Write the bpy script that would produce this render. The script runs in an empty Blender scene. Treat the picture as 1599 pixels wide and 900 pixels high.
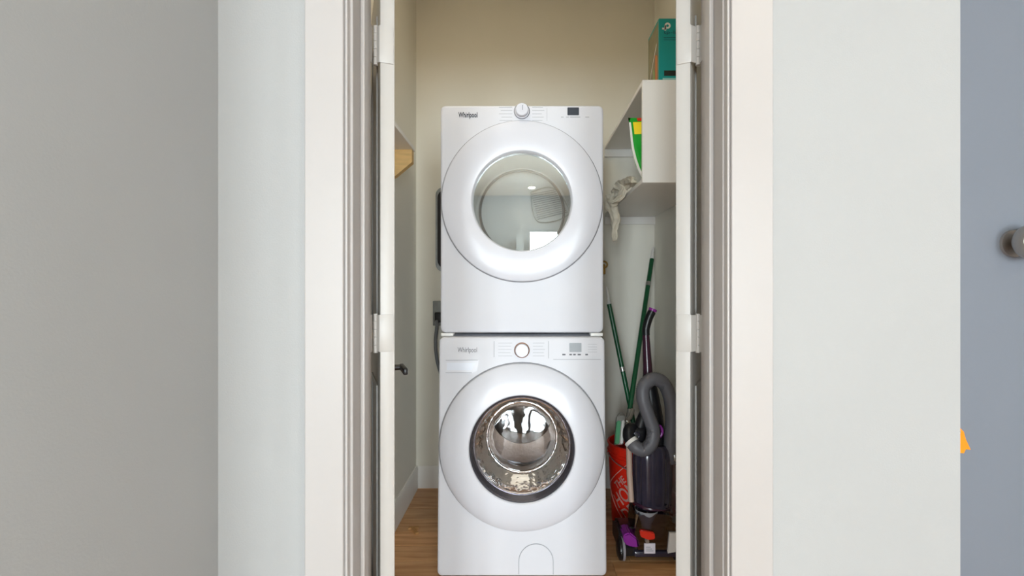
import bpy, bmesh, math, random
from mathutils import Vector, Matrix
random.seed(7)
sc = bpy.context.scene
C = sc.collection
PI = math.pi
EYE, F = 1.17, 752.0          # eye height (m), focal length in pixels of the 1599 px wide frame
# ------------------------------------------------------------------ camera
cam = bpy.data.cameras.new('camera'); camo = bpy.data.objects.new('camera', cam); C.objects.link(camo)
camo.location = (0, 0, EYE); camo.rotation_euler = (PI/2, 0, 0)
cam.sensor_fit = 'HORIZONTAL'; cam.sensor_width = 36; cam.lens = F/1599*36
cam.shift_x = -15.5/1599; cam.shift_y = 5/1599; cam.clip_start = 0.02
sc.camera = camo
# ------------------------------------------------------------------ world, window daylight, exposure
w = bpy.data.worlds.new('world'); sc.world = w; w.use_nodes = True
w.node_tree.nodes['Background'].inputs[0].default_value = (0.80, 0.90, 1.0, 1)
w.node_tree.nodes['Background'].inputs[1].default_value = 1.0
sc.view_settings.view_transform = 'Standard'; sc.view_settings.look = 'None'
sc.view_settings.gamma = 1; sc.view_settings.use_curve_mapping = False
sc.view_settings.exposure = 0.06
YB = -5.0                      # the room's window wall, behind the camera
XR = 2.6                       # the room's right wall
XLR = -3.3                     # the room's left wall
CEIL = 3.05
WINDOWS = [(-2.20, -1.62, 0.06, 2.40), (-1.50, -0.72, 0.06, 2.40), (0.12, 0.70, 0.06, 2.40), (1.10, 2.30, 0.06, 2.40)]  # rightmost window added, unseen, for light from that side; sills lowered for more light
WIN_POWER = 98.0               # W per square metre of window
CLOSET_POWER = 4.6            # W, unseen fill light added in the closet
def area_light(name, loc, rot, sx, sy, power, col, shape='RECTANGLE'):
    l = bpy.data.lights.new(name, 'AREA'); l.shape = shape; l.size = sx; l.size_y = sy
    l.energy = power; l.color = col
    o = bpy.data.objects.new(name, l); C.objects.link(o); o.location = loc; o.rotation_euler = rot
    return o
for (x0, x1, z0, z1) in WINDOWS:
    area_light('window_daylight', ((x0+x1)/2, YB-0.10, (z0+z1)/2), (PI/2, 0, 0), x1-x0, z1-z0,
               WIN_POWER*(x1-x0)*(z1-z0), (0.88, 0.95, 1.0))

FILL_WIN = (-2.7, -1.3, 0.06, 2.40)   # unseen window added on the right to brighten the left hall wall: y0, y1, z0, z1
area_light('window_daylight', (XR+0.10, (FILL_WIN[0]+FILL_WIN[1])/2, 1.23), (PI/2, 0, PI/2), 1.4, 2.34, 170.0, (0.88, 0.95, 1.0))  # fill for the left hall wall, through the added window

# ------------------------------------------------------------------ helpers
def at(px, py, Z):
    """a place at depth Z (m) from its bearing in the 1599x900 frame"""
    return Vector(((px-815)*Z/F, Z, EYE-(py-455)*Z/F))
def lin(c):
    return tuple(((v/255)/12.92 if v/255 <= 0.04045 else ((v/255+0.055)/1.055)**2.4) for v in c)
def mat(name, rgb, rough=0.5, metal=0.0, var=0.04, scale=12.0, bump=0.0, bscale=200.0, spec=0.5, coat=0.0, stretch=None, emit=0):
    m = bpy.data.materials.new(name); m.use_nodes = True
    n = m.node_tree.nodes; l = m.node_tree.links; p = n['Principled BSDF']
    tc = n.new('ShaderNodeTexCoord'); nz = n.new('ShaderNodeTexNoise'); nz.inputs['Scale'].default_value = scale
    nz.inputs['Detail'].default_value = 4
    src = tc.outputs['Object']
    if stretch:
        mp = n.new('ShaderNodeMapping'); mp.inputs['Scale'].default_value = stretch
        l.new(src, mp.inputs[0]); src = mp.outputs[0]
    l.new(src, nz.inputs['Vector'])
    cr = n.new('ShaderNodeValToRGB'); c = lin(rgb)
    cr.color_ramp.elements[0].position = 0.3; cr.color_ramp.elements[1].position = 0.7
    cr.color_ramp.elements[0].color = tuple(max(0, v*(1-var)) for v in c)+(1,)
    cr.color_ramp.elements[1].color = tuple(min(1, v*(1+var)) for v in c)+(1,)
    l.new(nz.outputs['Fac'], cr.inputs[0]); l.new(cr.outputs[0], p.inputs['Base Color'])
    p.inputs['Roughness'].default_value = rough; p.inputs['Metallic'].default_value = metal
    p.inputs['Specular IOR Level'].default_value = spec
    if coat:
        p.inputs['Coat Weight'].default_value = coat; p.inputs['Coat Roughness'].default_value = 0.04
    if bump:
        nb = n.new('ShaderNodeTexNoise'); nb.inputs['Scale'].default_value = bscale
        l.new(src, nb.inputs['Vector'])
        b = n.new('ShaderNodeBump'); b.inputs['Strength'].default_value = bump; b.inputs['Distance'].default_value = 0.002
        l.new(nb.outputs['Fac'], b.inputs['Height']); l.new(b.outputs[0], p.inputs['Normal'])
    if emit:
        p.inputs['Emission Color'].default_value = c+(1,); p.inputs['Emission Strength'].default_value = emit
    return m
def clear_mat(name, tint, gloss=0.12, rough=0.02, bump=0.0, bscale=20.0, gcol=(1, 1, 1), ior=1.5):
    """thin clear plastic or glass: tinted see-through plus a mirror-like surface"""
    m = bpy.data.materials.new(name); m.use_nodes = True
    n = m.node_tree.nodes; l = m.node_tree.links; n.remove(n['Principled BSDF'])
    t = n.new('ShaderNodeBsdfTransparent'); t.inputs[0].default_value = lin(tint)+(1,)
    g = n.new('ShaderNodeBsdfGlossy'); g.inputs['Roughness'].default_value = rough; g.inputs['Color'].default_value = gcol+(1,)
    fr = n.new('ShaderNodeFresnel'); fr.inputs[0].default_value = ior
    ad = n.new('ShaderNodeMath'); ad.operation = 'ADD'; ad.use_clamp = True; ad.inputs[1].default_value = gloss
    l.new(fr.outputs[0], ad.inputs[0])
    mx = n.new('ShaderNodeMixShader'); l.new(ad.outputs[0], mx.inputs[0]); l.new(t.outputs[0], mx.inputs[1]); l.new(g.outputs[0], mx.inputs[2])
    l.new(mx.outputs[0], n['Material Output'].inputs[0])
    if bump:
        tc = n.new('ShaderNodeTexCoord'); nz = n.new('ShaderNodeTexNoise'); nz.inputs['Scale'].default_value = bscale
        l.new(tc.outputs['Object'], nz.inputs['Vector'])
        b = n.new('ShaderNodeBump'); b.inputs['Strength'].default_value = bump; b.inputs['Distance'].default_value = 0.004
        l.new(nz.outputs['Fac'], b.inputs['Height']); l.new(b.outputs[0], g.inputs['Normal'])
    return m
def obj(name, bm, m, parent=None, sharp=35):
    me = bpy.data.meshes.new(name)
    bmesh.ops.recalc_face_normals(bm, faces=bm.faces)
    bm.to_mesh(me); bm.free()
    for p in me.polygons: p.use_smooth = True
    me.set_sharp_from_angle(angle=math.radians(sharp))
    me.materials.append(m)
    o = bpy.data.objects.new(name, me); C.objects.link(o)
    if parent: o.parent = parent
    return o
def tag(o, label, cat, group=None):
    o['label'] = label; o['category'] = cat
    if group: o['group'] = group
    return o
def thing(name, label, cat, group=None):
    return tag(bpy.data.objects.new(name, None), label, cat, group)
def root(name, label, cat, group=None, kind=None):
    o = bpy.data.objects.new(name, None); C.objects.link(o)
    if label: o['label'] = label
    if cat: o['category'] = cat
    if group: o['group'] = group
    if kind: o['kind'] = kind
    return o
def struct(name, bm, m, label=None):
    o = obj(name, bm, m); o['kind'] = 'structure'
    if label: o['label'] = label
    return o
def NB(): return bmesh.new()
def box(bm, x0, x1, y0, y1, z0, z1, bev=0.0, seg=2):
    vs = [bm.verts.new((x, y, z)) for x in (x0, x1) for y in (y0, y1) for z in (z0, z1)]
    fs = [bm.faces.new([vs[i] for i in q]) for q in ((0,1,3,2), (4,6,7,5), (0,4,5,1), (2,3,7,6), (0,2,6,4), (1,5,7,3))]
    if bev:
        es = list({e for f in fs for e in f.edges})
        bmesh.ops.bevel(bm, geom=es, offset=bev, segments=seg, affect='EDGES', profile=0.5)
    return bm
def prism(bm, pts, axis, a0, a1):
    """pts: outline in the two other axes; extruded along axis from a0 to a1"""
    def mk(p, a):
        return {'x': (a, p[0], p[1]), 'y': (p[0], a, p[1]), 'z': (p[0], p[1], a)}[axis]
    A = [bm.verts.new(mk(p, a0)) for p in pts]; B = [bm.verts.new(mk(p, a1)) for p in pts]
    n = len(pts); bm.faces.new(A); bm.faces.new(B[::-1])
    for i in range(n): bm.faces.new((A[i], A[(i+1) % n], B[(i+1) % n], B[i]))
    return bm
def rrect(x0, x1, z0, z1, r, n=6):
    p = []
    for cx, cz, a in ((x1-r, z1-r, 0), (x0+r, z1-r, 90), (x0+r, z0+r, 180), (x1-r, z0+r, 270)):
        for k in range(n+1):
            t = math.radians(a+90*k/n); p.append((cx+r*math.cos(t), cz+r*math.sin(t)))
    return p
def lathe(bm, prof, c, axis='y', n=64, cap0=False, cap1=False):
    """prof: list of (radius, along-axis offset)"""
    rings = []
    for r, d in prof:
        ring = []
        for k in range(n):
            t = 2*PI*k/n; a, b = r*math.cos(t), r*math.sin(t)
            v = {'y': (a, d, b), 'z': (a, b, d), 'x': (d, a, b)}[axis]
            ring.append(bm.verts.new((c[0]+v[0], c[1]+v[1], c[2]+v[2])))
        rings.append(ring)
    for A, B in zip(rings, rings[1:]):
        for k in range(n): bm.faces.new((A[k], A[(k+1) % n], B[(k+1) % n], B[k]))
    if cap0: bm.faces.new(rings[0])
    if cap1: bm.faces.new(rings[-1])
    return bm
def spline(pts, per=10):
    P = [Vector(p) for p in pts]; out = []
    for i in range(len(P)-1):
        a, b, c, d = P[max(i-1, 0)], P[i], P[i+1], P[min(i+2, len(P)-1)]
        for k in range(per):
            t = k/per
            out.append(0.5*((2*b)+(c-a)*t+(2*a-5*b+4*c-d)*t*t+(3*b-a-3*c+d)*t**3))
    out.append(P[-1]); return out
def tube(bm, path, rad, n=12, cap=True):
    path = [Vector(p) for p in path]; rings = []
    up = None
    for i, p in enumerate(path):
        t = (path[min(i+1, len(path)-1)]-path[max(i-1, 0)]).normalized()
        if up is None: up = t.orthogonal().normalized()
        up = (up-t*up.dot(t)).normalized(); s = t.cross(up)
        r = rad[i] if isinstance(rad, (list, tuple)) else rad
        rings.append([bm.verts.new(p+(up*math.cos(2*PI*k/n)+s*math.sin(2*PI*k/n))*r) for k in range(n)])
    for A, B in zip(rings, rings[1:]):
        for k in range(n): bm.faces.new((A[k], A[(k+1) % n], B[(k+1) % n], B[k]))
    if cap: bm.faces.new(rings[0]); bm.faces.new(rings[-1][::-1])
    return bm
def torus(bm, c, R, r, axis='y', n=64, m=8):
    prof = [(R+r*math.cos(2*PI*k/m), r*math.sin(2*PI*k/m)) for k in range(m+1)]
    lathe(bm, prof, c, axis, n); bmesh.ops.remove_doubles(bm, verts=bm.verts, dist=1e-6); return bm
def lettering(name, text, size, m, parent, M, depth=0.0006, bold=0.0, fit=None, warp=None):
    """flat print: text in the local xy plane carried by matrix M"""
    cu = bpy.data.curves.new(name, 'FONT'); cu.body = text; cu.size = size; cu.extrude = depth; cu.offset = bold
    cu.align_x = 'CENTER'; cu.align_y = 'CENTER'; cu.resolution_u = 3
    t = bpy.data.objects.new(name, cu); C.objects.link(t)
    dg = bpy.context.evaluated_depsgraph_get(); me = bpy.data.meshes.new_from_object(t.evaluated_get(dg))
    bpy.data.objects.remove(t); bpy.data.curves.remove(cu)
    if fit:
        xs = [v.co.x for v in me.vertices]; k = fit/(max(xs)-min(xs))
        for v in me.vertices: v.co.x *= k
    for v in me.vertices:
        v.co = warp(v.co) if warp else M @ v.co
    me.materials.clear(); me.materials.append(m)
    o = bpy.data.objects.new(name, me); C.objects.link(o)
    if parent: o.parent = parent
    return o
def facing(x, y, z, rot=0.0):
    """matrix that stands flat print up on a surface that faces -y"""
    return Matrix.Translation((x, y, z)) @ Matrix.Rotation(PI/2, 4, 'X') @ Matrix.Rotation(rot, 4, 'Z')

# ------------------------------------------------------------------ materials
M_wall_dim = mat('wall_paint_dimmed', (163, 163, 162), 0.6, var=0.012, scale=3, bump=0.12, bscale=260, spec=0.25)  # hall paint darkened to offset the stronger light there
M_closet_lift = mat('closet_paint_lifted', (236, 233, 222), 0.6, var=0.012, scale=3, bump=0.12, bscale=260, spec=0.25)  # same wall paint lightened to make up for the dim closet
M_blue = mat('blue_grey_paint', (116, 121, 130), 0.5, var=0.015, scale=3, bump=0.06, bscale=200, spec=0.3)
M_ceil = mat('ceiling_paint', (222, 218, 206), 0.8, var=0.01, scale=3, bump=0.15, bscale=150, spec=0.2)
M_trim_dim = mat('trim_paint_dimmed', (172, 167, 164), 0.35, var=0.008, scale=5, spec=0.4)  # trim colour lowered so the bright hall does not blow out
M_door = mat('door_paint', (178, 174, 169), 0.35, var=0.008, scale=5, spec=0.4)
M_board_lift = mat('white_board_lifted', (236, 234, 230), 0.35, var=0.01, scale=5, spec=0.4)  # shelves and closet baseboards, colour raised against the weak closet light
M_enamel = mat('white_enamel', (207, 207, 212), 0.45, var=0.006, scale=4, spec=0.2)
M_plastic = mat('white_gloss_plastic', (206, 206, 212), 0.28, var=0.006, scale=4, spec=0.35, coat=0.06)
M_seam = mat('grey_seam', (138, 138, 142), 0.5)
M_printg = mat('grey_print', (158, 160, 165), 0.5)
M_printd = mat('dark_print', (52, 52, 58), 0.5)
M_printm = mat('mid_grey_print', (88, 88, 94), 0.5)
M_disp = mat('dark_display', (58, 62, 70), 0.3)
M_dispg = mat('grey_display', (120, 124, 128), 0.35)
M_rose = mat('rose_metal', (196, 160, 142), 0.25, metal=0.9)
M_chrome = mat('chrome', (214, 212, 216), 0.10, metal=1.0, var=0.02)
M_bezel = mat('dark_chrome_bezel', (104, 102, 110), 0.22, metal=0.8, var=0.05)
M_steel = mat('drum_steel', (128, 120, 112), 0.28, metal=1.0, var=0.10, scale=30, bump=0.5, bscale=90)
M_baffle = mat('baffle_steel', (206, 200, 200), 0.35, metal=0.6, var=0.05)
M_gasket = mat('rubber_gasket', (110, 108, 112), 0.55, var=0.1, scale=40, bump=0.3, bscale=60)
M_drumw = mat('dryer_drum_enamel', (240, 238, 236), 0.4, var=0.02)
M_black = mat('black_plastic', (22, 22, 26), 0.35, var=0.15)
M_navy = mat('charcoal_gloss_plastic', (48, 45, 60), 0.2, var=0.15, coat=0.3)
M_aub = mat('aubergine_plastic', (58, 26, 46), 0.25, var=0.12, coat=0.3)
M_purple = mat('purple_plastic', (140, 44, 150), 0.3, var=0.05)
M_hose = mat('grey_hose_plastic', (98, 98, 104), 0.45, var=0.06)
M_tan = mat('tan_clear_plastic', (196, 168, 152), 0.4, var=0.03)
M_red = mat('red_plastic', (214, 44, 22), 0.4, var=0.03)
M_bucket = mat('orange_red_plastic', (222, 36, 12), 0.42, var=0.03)
M_logo = mat('pale_red_print', (232, 196, 186), 0.6)
M_whitep = mat('white_plastic', (232, 230, 226), 0.4)
M_label = mat('white_sticker', (226, 220, 228), 0.5)
M_green = mat('dark_green_metal', (16, 84, 50), 0.3, var=0.08, coat=0.2)
M_greenl = mat('green_foam', (88, 160, 116), 0.7, var=0.1, bump=0.4, bscale=120)
M_silver = mat('zinc_metal', (190, 190, 186), 0.3, metal=0.85)
M_galv = mat('galvanised_steel', (150, 152, 150), 0.38, metal=0.8, var=0.12, scale=40)
M_void = mat('shade_black', (24, 16, 18), 0.6)
M_cord = mat('grey_cord', (112, 116, 120), 0.5)
M_brass = mat('brass', (186, 150, 84), 0.3, metal=0.9)
M_nickel = mat('satin_nickel', (176, 170, 164), 0.32, metal=0.9)
M_teal = mat('teal_card', (10, 150, 146), 0.4, var=0.04, scale=8)
M_teald = mat('dark_teal_print', (6, 96, 108), 0.5)
M_boxside = mat('olive_card_print', (128, 122, 92), 0.45, var=0.25, scale=14)
M_orange = mat('orange_print', (196, 120, 62), 0.5)
M_lime = mat('light_green_print', (140, 176, 96), 0.5)
M_blackp = mat('black_print', (30, 36, 30), 0.5)
M_pouch = mat('green_pouch_film', (18, 158, 40), 0.28, var=0.08, coat=0.3, bump=0.3, bscale=30)
M_yellow = mat('yellow_print', (248, 220, 28), 0.4)
M_rag = mat('off_white_cloth', (206, 198, 180), 0.85, var=0.10, scale=30, bump=0.6, bscale=160)
M_pine = mat('pine_wood', (224, 186, 124), 0.5, var=0.10, scale=10, stretch=(1, 1, 9))
M_orangef = mat('orange_felt', (240, 140, 12), 0.8, var=0.1, bump=0.3)
M_scrap = mat('tan_paper', (188, 140, 84), 0.6)
M_glassd = clear_mat('dryer_window_glass', (243, 246, 246), gloss=0.20, rough=0.01, gcol=(0.96, 1.0, 0.99))
M_glassw = clear_mat('washer_bowl_glass', (166, 164, 172), gloss=0.26, rough=0.05, bump=0.6, bscale=26)
M_glassc = clear_mat('washer_bowl_end_glass', (178, 172, 170), gloss=0.05, rough=0.05, bump=0.7, bscale=11)
M_smoke = clear_mat('smoky_clear_plastic', (170, 168, 178), gloss=0.12, rough=0.06, bump=0.3, bscale=30)
M_pane = clear_mat('window_pane', (250, 252, 252), gloss=0.0)

def wood_mat():
    m = bpy.data.materials.new('oak_plank'); m.use_nodes = True
    n = m.node_tree.nodes; l = m.node_tree.links; p = n['Principled BSDF']
    tc = n.new('ShaderNodeTexCoord'); oi = n.new('ShaderNodeObjectInfo')
    mp = n.new('ShaderNodeMapping'); mp.inputs['Scale'].default_value = (1.6, 16, 16)
    ad = n.new('ShaderNodeVectorMath'); ad.operation = 'ADD'
    l.new(tc.outputs['Object'], ad.inputs[0])
    sc_ = n.new('ShaderNodeVectorMath'); sc_.operation = 'SCALE'; sc_.inputs[0].default_value = (7, 3, 5)
    l.new(oi.outputs['Random'], sc_.inputs['Scale']); l.new(sc_.outputs[0], ad.inputs[1])
    l.new(ad.outputs[0], mp.inputs[0])
    nz = n.new('ShaderNodeTexNoise'); nz.inputs['Scale'].default_value = 2.2; nz.inputs['Detail'].default_value = 7
    nz.inputs['Distortion'].default_value = 0.6
    l.new(mp.outputs[0], nz.inputs['Vector'])
    cr = n.new('ShaderNodeValToRGB')
    e = cr.color_ramp.elements
    e[0].position = 0.28; e[0].color = lin((176, 122, 74))+(1,)
    e[1].position = 0.75; e[1].color = lin((226, 180, 130))+(1,)
    l.new(nz.outputs['Fac'], cr.inputs[0])
    hs = n.new('ShaderNodeHueSaturation')
    mr = n.new('ShaderNodeMapRange'); mr.inputs['To Min'].default_value = 0.82; mr.inputs['To Max'].default_value = 1.15
    l.new(oi.outputs['Random'], mr.inputs['Value']); l.new(mr.outputs[0], hs.inputs['Value']); l.new(cr.outputs[0], hs.inputs['Color'])
    l.new(hs.outputs[0], p.inputs['Base Color']); p.inputs['Roughness'].default_value = 0.38
    b = n.new('ShaderNodeBump'); b.inputs['Strength'].default_value = 0.15; b.inputs['Distance'].default_value = 0.001
    l.new(nz.outputs['Fac'], b.inputs['Height']); l.new(b.outputs[0], p.inputs['Normal'])
    return m
M_wood = wood_mat()

# ------------------------------------------------------------------ the setting
XL, XRW, YBK = -0.63, 0.79, 2.87         # closet left wall, right wall, back wall
YW, YJ = 1.07, 1.20                      # hall face and closet face of the front wall
HX = -0.675                              # hall side wall
CX = 0.974                               # outside corner on the right
YBLUE = 1.40
TOP = 2.06                               # door opening height
floor = struct('floor', box(NB(), HX-0.12, CX, YW, YBK+0.12, -0.06, -0.012), mat('subfloor', (96, 70, 46), 0.8))
hb = NB(); box(hb, XLR-0.12, XR+0.12, YB-0.3, YW, -0.06, 0.0); box(hb, CX, XR+0.12, YW, YBLUE+0.12, -0.06, 0.0)
struct('floor_hall', hb, M_wood)
PW = 0.127
meshes = {}
r = 0
y = YW
while y < YBK-0.001:
    y1 = min(y+PW, YBK)
    cuts = [XL, XL+[0.30, 0.78, 0.50, 1.02][r % 4], XRW]
    if r % 4 == 0: cuts = [XL, XL+0.30, XL+1.10, XRW]
    for a, b in zip(cuts, cuts[1:]):
        key = (round(b-a, 3), round(y1-y, 3))
        if key not in meshes:
            o = obj('plank', box(NB(), 0.0007, b-a-0.0007, 0.0007, y1-y-0.0007, -0.012, 0.0, 0.0012, 1), M_wood, floor)
            meshes[key] = o.data
        else:
            o = bpy.data.objects.new('plank', meshes[key]); C.objects.link(o); o.parent = floor
        o.location = (a, y, 0)
    y = y1; r += 1
struct('ceiling', box(NB(), XLR-0.12, XR+0.12, YB-0.3, YBK+0.12, CEIL, CEIL+0.1), M_ceil)
# front wall of the closet (hall side), with the door opening
JL, JR = -0.376, 0.446                   # finished jamb faces
bm = NB()
box(bm, HX-0.12, JL-0.019, YW, YJ, 0, CEIL); box(bm, JR+0.019, CX, YW, YJ, 0, CEIL)
box(bm, JL-0.019, JR+0.019, YW, YJ, TOP+0.019, CEIL)
struct('wall_front', bm, M_wall_dim)
struct('wall_closet_left', box(NB(), XL-0.12, XL, YJ, YBK+0.12, 0, CEIL), M_closet_lift)
struct('wall_closet_right', box(NB(), XRW, CX, YJ, YBK+0.12, 0, CEIL), M_closet_lift)
struct('wall_closet_back', box(NB(), XL, XRW, YBK, YBK+0.12, 0, CEIL), M_closet_lift)
struct('wall_hall_left', box(NB(), HX-0.12, HX, 0.30, YW, 0, CEIL), M_wall_dim)
struct('wall_room_left', box(NB(), XLR-0.12, XLR, YB-0.12, 0.42, 0, CEIL), M_wall_dim)
struct('wall_room_front', box(NB(), XLR, HX-0.12, 0.30, 0.42, 0, CEIL), M_wall_dim)
a0, a1, c0, c1 = FILL_WIN
bm = NB(); box(bm, XR, XR+0.12, YB-0.12, a0, 0, CEIL); box(bm, XR, XR+0.12, a1, YBLUE+0.12, 0, CEIL)
box(bm, XR, XR+0.12, a0, a1, 0, c0); box(bm, XR, XR+0.12, a0, a1, c1, CEIL)
struct('wall_hall_right', bm, M_wall_dim)
wo = root('window_5', None, None, kind='structure'); t = 0.035; bm = NB()  # frame of the added fill window
box(bm, XR+0.02, XR+0.07, a0, a0+t, c0, c1); box(bm, XR+0.02, XR+0.07, a1-t, a1, c0, c1)
box(bm, XR+0.02, XR+0.07, a0+t, a1-t, c0, c0+t); box(bm, XR+0.02, XR+0.07, a0+t, a1-t, c1-t, c1)
obj('window_frame', bm, M_trim_dim, wo); obj('pane', box(NB(), XR+0.043, XR+0.047, a0+t, a1-t, c0+t, c1-t), M_pane, wo)
struct('wall_recess', box(NB(), CX, XR, YBLUE, YBLUE+0.12, 0, CEIL), M_blue)
# room wall with windows, behind the camera
bm = NB()
xs = [XLR]
for (x0, x1, z0, z1) in WINDOWS:
    box(bm, xs[-1], x0, YB-0.12, YB, 0, CEIL); xs.append(x1)
    box(bm, x0, x1, YB-0.12, YB, 0, z0); box(bm, x0, x1, YB-0.12, YB, z1, CEIL)
box(bm, xs[-1], XR, YB-0.12, YB, 0, CEIL)
struct('wall_window_side', bm, M_wall_dim)
for i, (x0, x1, z0, z1) in enumerate(WINDOWS):
    wo = root('window_%d' % (i+1), None, None, kind='structure')
    bm = NB(); t = 0.035
    box(bm, x0, x0+t, YB-0.07, YB-0.02, z0, z1); box(bm, x1-t, x1, YB-0.07, YB-0.02, z0, z1)
    box(bm, x0+t, x1-t, YB-0.07, YB-0.02, z0, z0+t); box(bm, x0+t, x1-t, YB-0.07, YB-0.02, z1-t, z1)
    box(bm, x0+t, x1-t, YB-0.065, YB-0.025, 1.45, 1.475)
    obj('window_frame', bm, M_trim_dim, wo)
    obj('pane', box(NB(), x0+t, x1-t, YB-0.047, YB-0.043, z0+t, z1-t), M_pane, wo)
    bm = NB(); box(bm, x0-0.02, x1+0.02, YB, YB+0.03, z0-0.03, z0, 0.004); obj('window_sill', bm, M_trim_dim, wo)
# baseboards in the closet
def base_prof(s, a): return [(a, 0.0), (a+s*0.014, 0.0), (a+s*0.014, 0.105), (a+s*0.009, 0.122), (a+s*0.006, 0.13), (a, 0.13)]
bm = prism(NB(), base_prof(1, XL), 'y', YJ, YBK); struct('baseboard_left', bm, M_board_lift)
bm = prism(NB(), base_prof(-1, XRW), 'y', YJ, YBK); struct('baseboard_right', bm, M_board_lift)
bm = prism(NB(), base_prof(-1, YBK), 'x', XL+0.014, XRW-0.014); struct('baseboard_back', bm, M_board_lift)
# casing, jambs, stops
def casing(s, xo, xi):
    """s=+1 for the left side (inner edge to the right); outline in x,y"""
    k = s
    return [(xo, YW), (xo, 1.054), (xo+k*0.002, 1.052), (xi-k*0.010, 1.052), (xi-k*0.0085, 1.054), (xi-k*0.008, 1.0605), (xi-k*0.006, 1.0605),
            (xi-k*0.0055, 1.056), (xi-k*0.004, 1.0545), (xi-k*0.001, 1.0545), (xi, 1.056), (xi, YW)]
struct('trim_1', prism(NB(), casing(1, -0.4756, -0.382), 'z', 0, TOP+0.005), M_trim_dim)
struct('trim_2', prism(NB(), casing(-1, 0.5498, 0.4495), 'z', 0, TOP+0.005), M_trim_dim)
struct('trim_3', box(NB(), -0.4756, 0.5498, 1.052, YW, TOP+0.005, TOP+0.095, 0.003), M_trim_dim)
bm = NB(); box(bm, JL-0.019, JL, YW, YJ, 0, TOP, 0.0015, 1); struct('trim_4', bm, M_trim_dim)
bm = NB(); box(bm, JR, JR+0.019, YW, YJ, 0, TOP, 0.0015, 1); struct('trim_5', bm, M_trim_dim)
struct('trim_6', box(NB(), JL-0.019, JR+0.019, YW, YJ, TOP, TOP+0.019), M_trim_dim)
struct('trim_7', box(NB(), JL, JL+0.011, 1.118, 1.165, 0, TOP-0.011, 0.0025), M_trim_dim)
struct('trim_8', box(NB(), JR-0.011, JR, 1.118, 1.165, 0, TOP-0.011, 0.0025), M_trim_dim)
struct('trim_9', box(NB(), JL, JR, 1.118, 1.165, TOP-0.011, TOP, 0.0025), M_trim_dim)

# ------------------------------------------------------------------ the two closet doors, swung inwards
def closet_door(n, s, A, pin):
    """s=-1 left door; A = hinge-side corner nearest the opening"""
    th = math.radians(20.5 if s < 0 else 27)
    d = Vector((s*math.sin(th), math.cos(th), 0)); t = Vector((s*math.cos(th), -math.sin(th), 0))
    A = Vector((A[0], A[1], 0)); L, T = 0.40, 0.035
    R = root('door_%d' % n, None, None, kind='structure')
    def W(u, v, z): return A+d*u+t*v+Vector((0, 0, z))
    def bx(bm, u0, u1, v0, v1, z0, z1, bev=0.0015):
        box(bm, u0, u1, v0, v1, z0, z1, bev, 2)
    def fin(name, bm, m, par):
        for v in bm.verts: v.co = W(*v.co)
        return obj(name, bm, m, par)
    bm = NB(); bx(bm, 0, L, 0, T, 0.01, 2.045); slab = fin('slab', bm, M_door, R)
    for (z0, z1) in ((0.20, 0.92), (1.06, 1.90)):
        for (v0, v1) in ((-0.004, 0.0005), (T-0.0005, T+0.004)):
            bm = NB(); u0, u1 = 0.085, L-0.085; k = 0.02
            bx(bm, u0, u0+k, v0, v1, z0, z1, 0.001); bx(bm, u1-k, u1, v0, v1, z0, z1, 0.001)
            bx(bm, u0+k, u1-k, v0, v1, z0, z0+k, 0.001); bx(bm, u0+k, u1-k, v0, v1, z1-k, z1, 0.001)
            fin('panel_moulding', bm, M_door, slab)
    for zc in (1.786, 1.065, 0.344):
        h = 0.0465
        H = bpy.data.objects.new('hinge', None); C.objects.link(H); H.parent = R
        bm = NB()
        B = W(0, T, 0)
        # leaf on the door edge, then the web to the knuckle
        bx(bm, -0.0025, 0.0, 0.003, T+0.002, zc-h, zc+h, 0.0008); o = fin('door_leaf', bm, M_door, H)
        bm = NB()
        p0 = Vector((B.x, B.y-0.002, 0)); p1 = Vector((pin[0], pin[1], 0)); q = (p1-p0); nrm = Vector((-q.y, q.x, 0)).normalized()*0.0013
        poly = [(p0+nrm), (p1+nrm), (p1-nrm), (p0-nrm)]
        prism(bm, [(v.x, v.y) for v in poly], 'z', zc-h+0.001, zc+h-0.001); obj('web', bm, M_door, H)
        for k in range(5):
            z0 = zc-h-0.003+k*(2*h+0.006)/5
            bm = NB(); lathe(bm, [(0.0, z0+0.0005), (0.0058, z0+0.0005), (0.0058, z0+(2*h+0.006)/5-0.0005), (0.0, z0+(2*h+0.006)/5-0.0005)], (pin[0], pin[1], 0), 'z', 14)
            bmesh.ops.remove_doubles(bm, verts=bm.verts, dist=1e-6)
            obj('knuckle', bm, M_door, H)
        bm = NB()
        jx = JL if s < 0 else JR
        box(bm, jx-0.001*s*-1 if False else min(jx, jx-s*0.002), max(jx, jx-s*0.002), 1.168, pin[1]-0.004, zc-h, zc+h)
        obj('jamb_leaf', bm, M_door, H)
    if s < 0:   # black lever on the face turned to the closet's middle
        zc = 0.925
        bm = NB(); lathe(bm, [(0.0, 0.0), (0.024, 0.0), (0.024, 0.007), (0.021, 0.009), (0.009, 0.009), (0.009, 0.052), (0.0, 0.052)], (0, 0, 0), 'x', 24)
        bmesh.ops.remove_doubles(bm, verts=bm.verts, dist=1e-6)
        u = 0.345
        for v in bm.verts: v.co = W(u+v.co.y, -v.co.x, zc+v.co.z)
        lv = obj('lever_handle', bm, M_black, R); lv['label'] = 'black lever handle'
        bm = NB(); bx(bm, u-0.10, u+0.012, -0.064, -0.050, zc-0.010, zc+0.010, 0.004); fin('grip', bm, M_black, lv)
    return R
dl = closet_door(1, -1, (-0.320, 1.211), (-0.367, 1.208))
dr = closet_door(2, 1, (0.388, 1.214), (0.441, 1.208))

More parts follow.
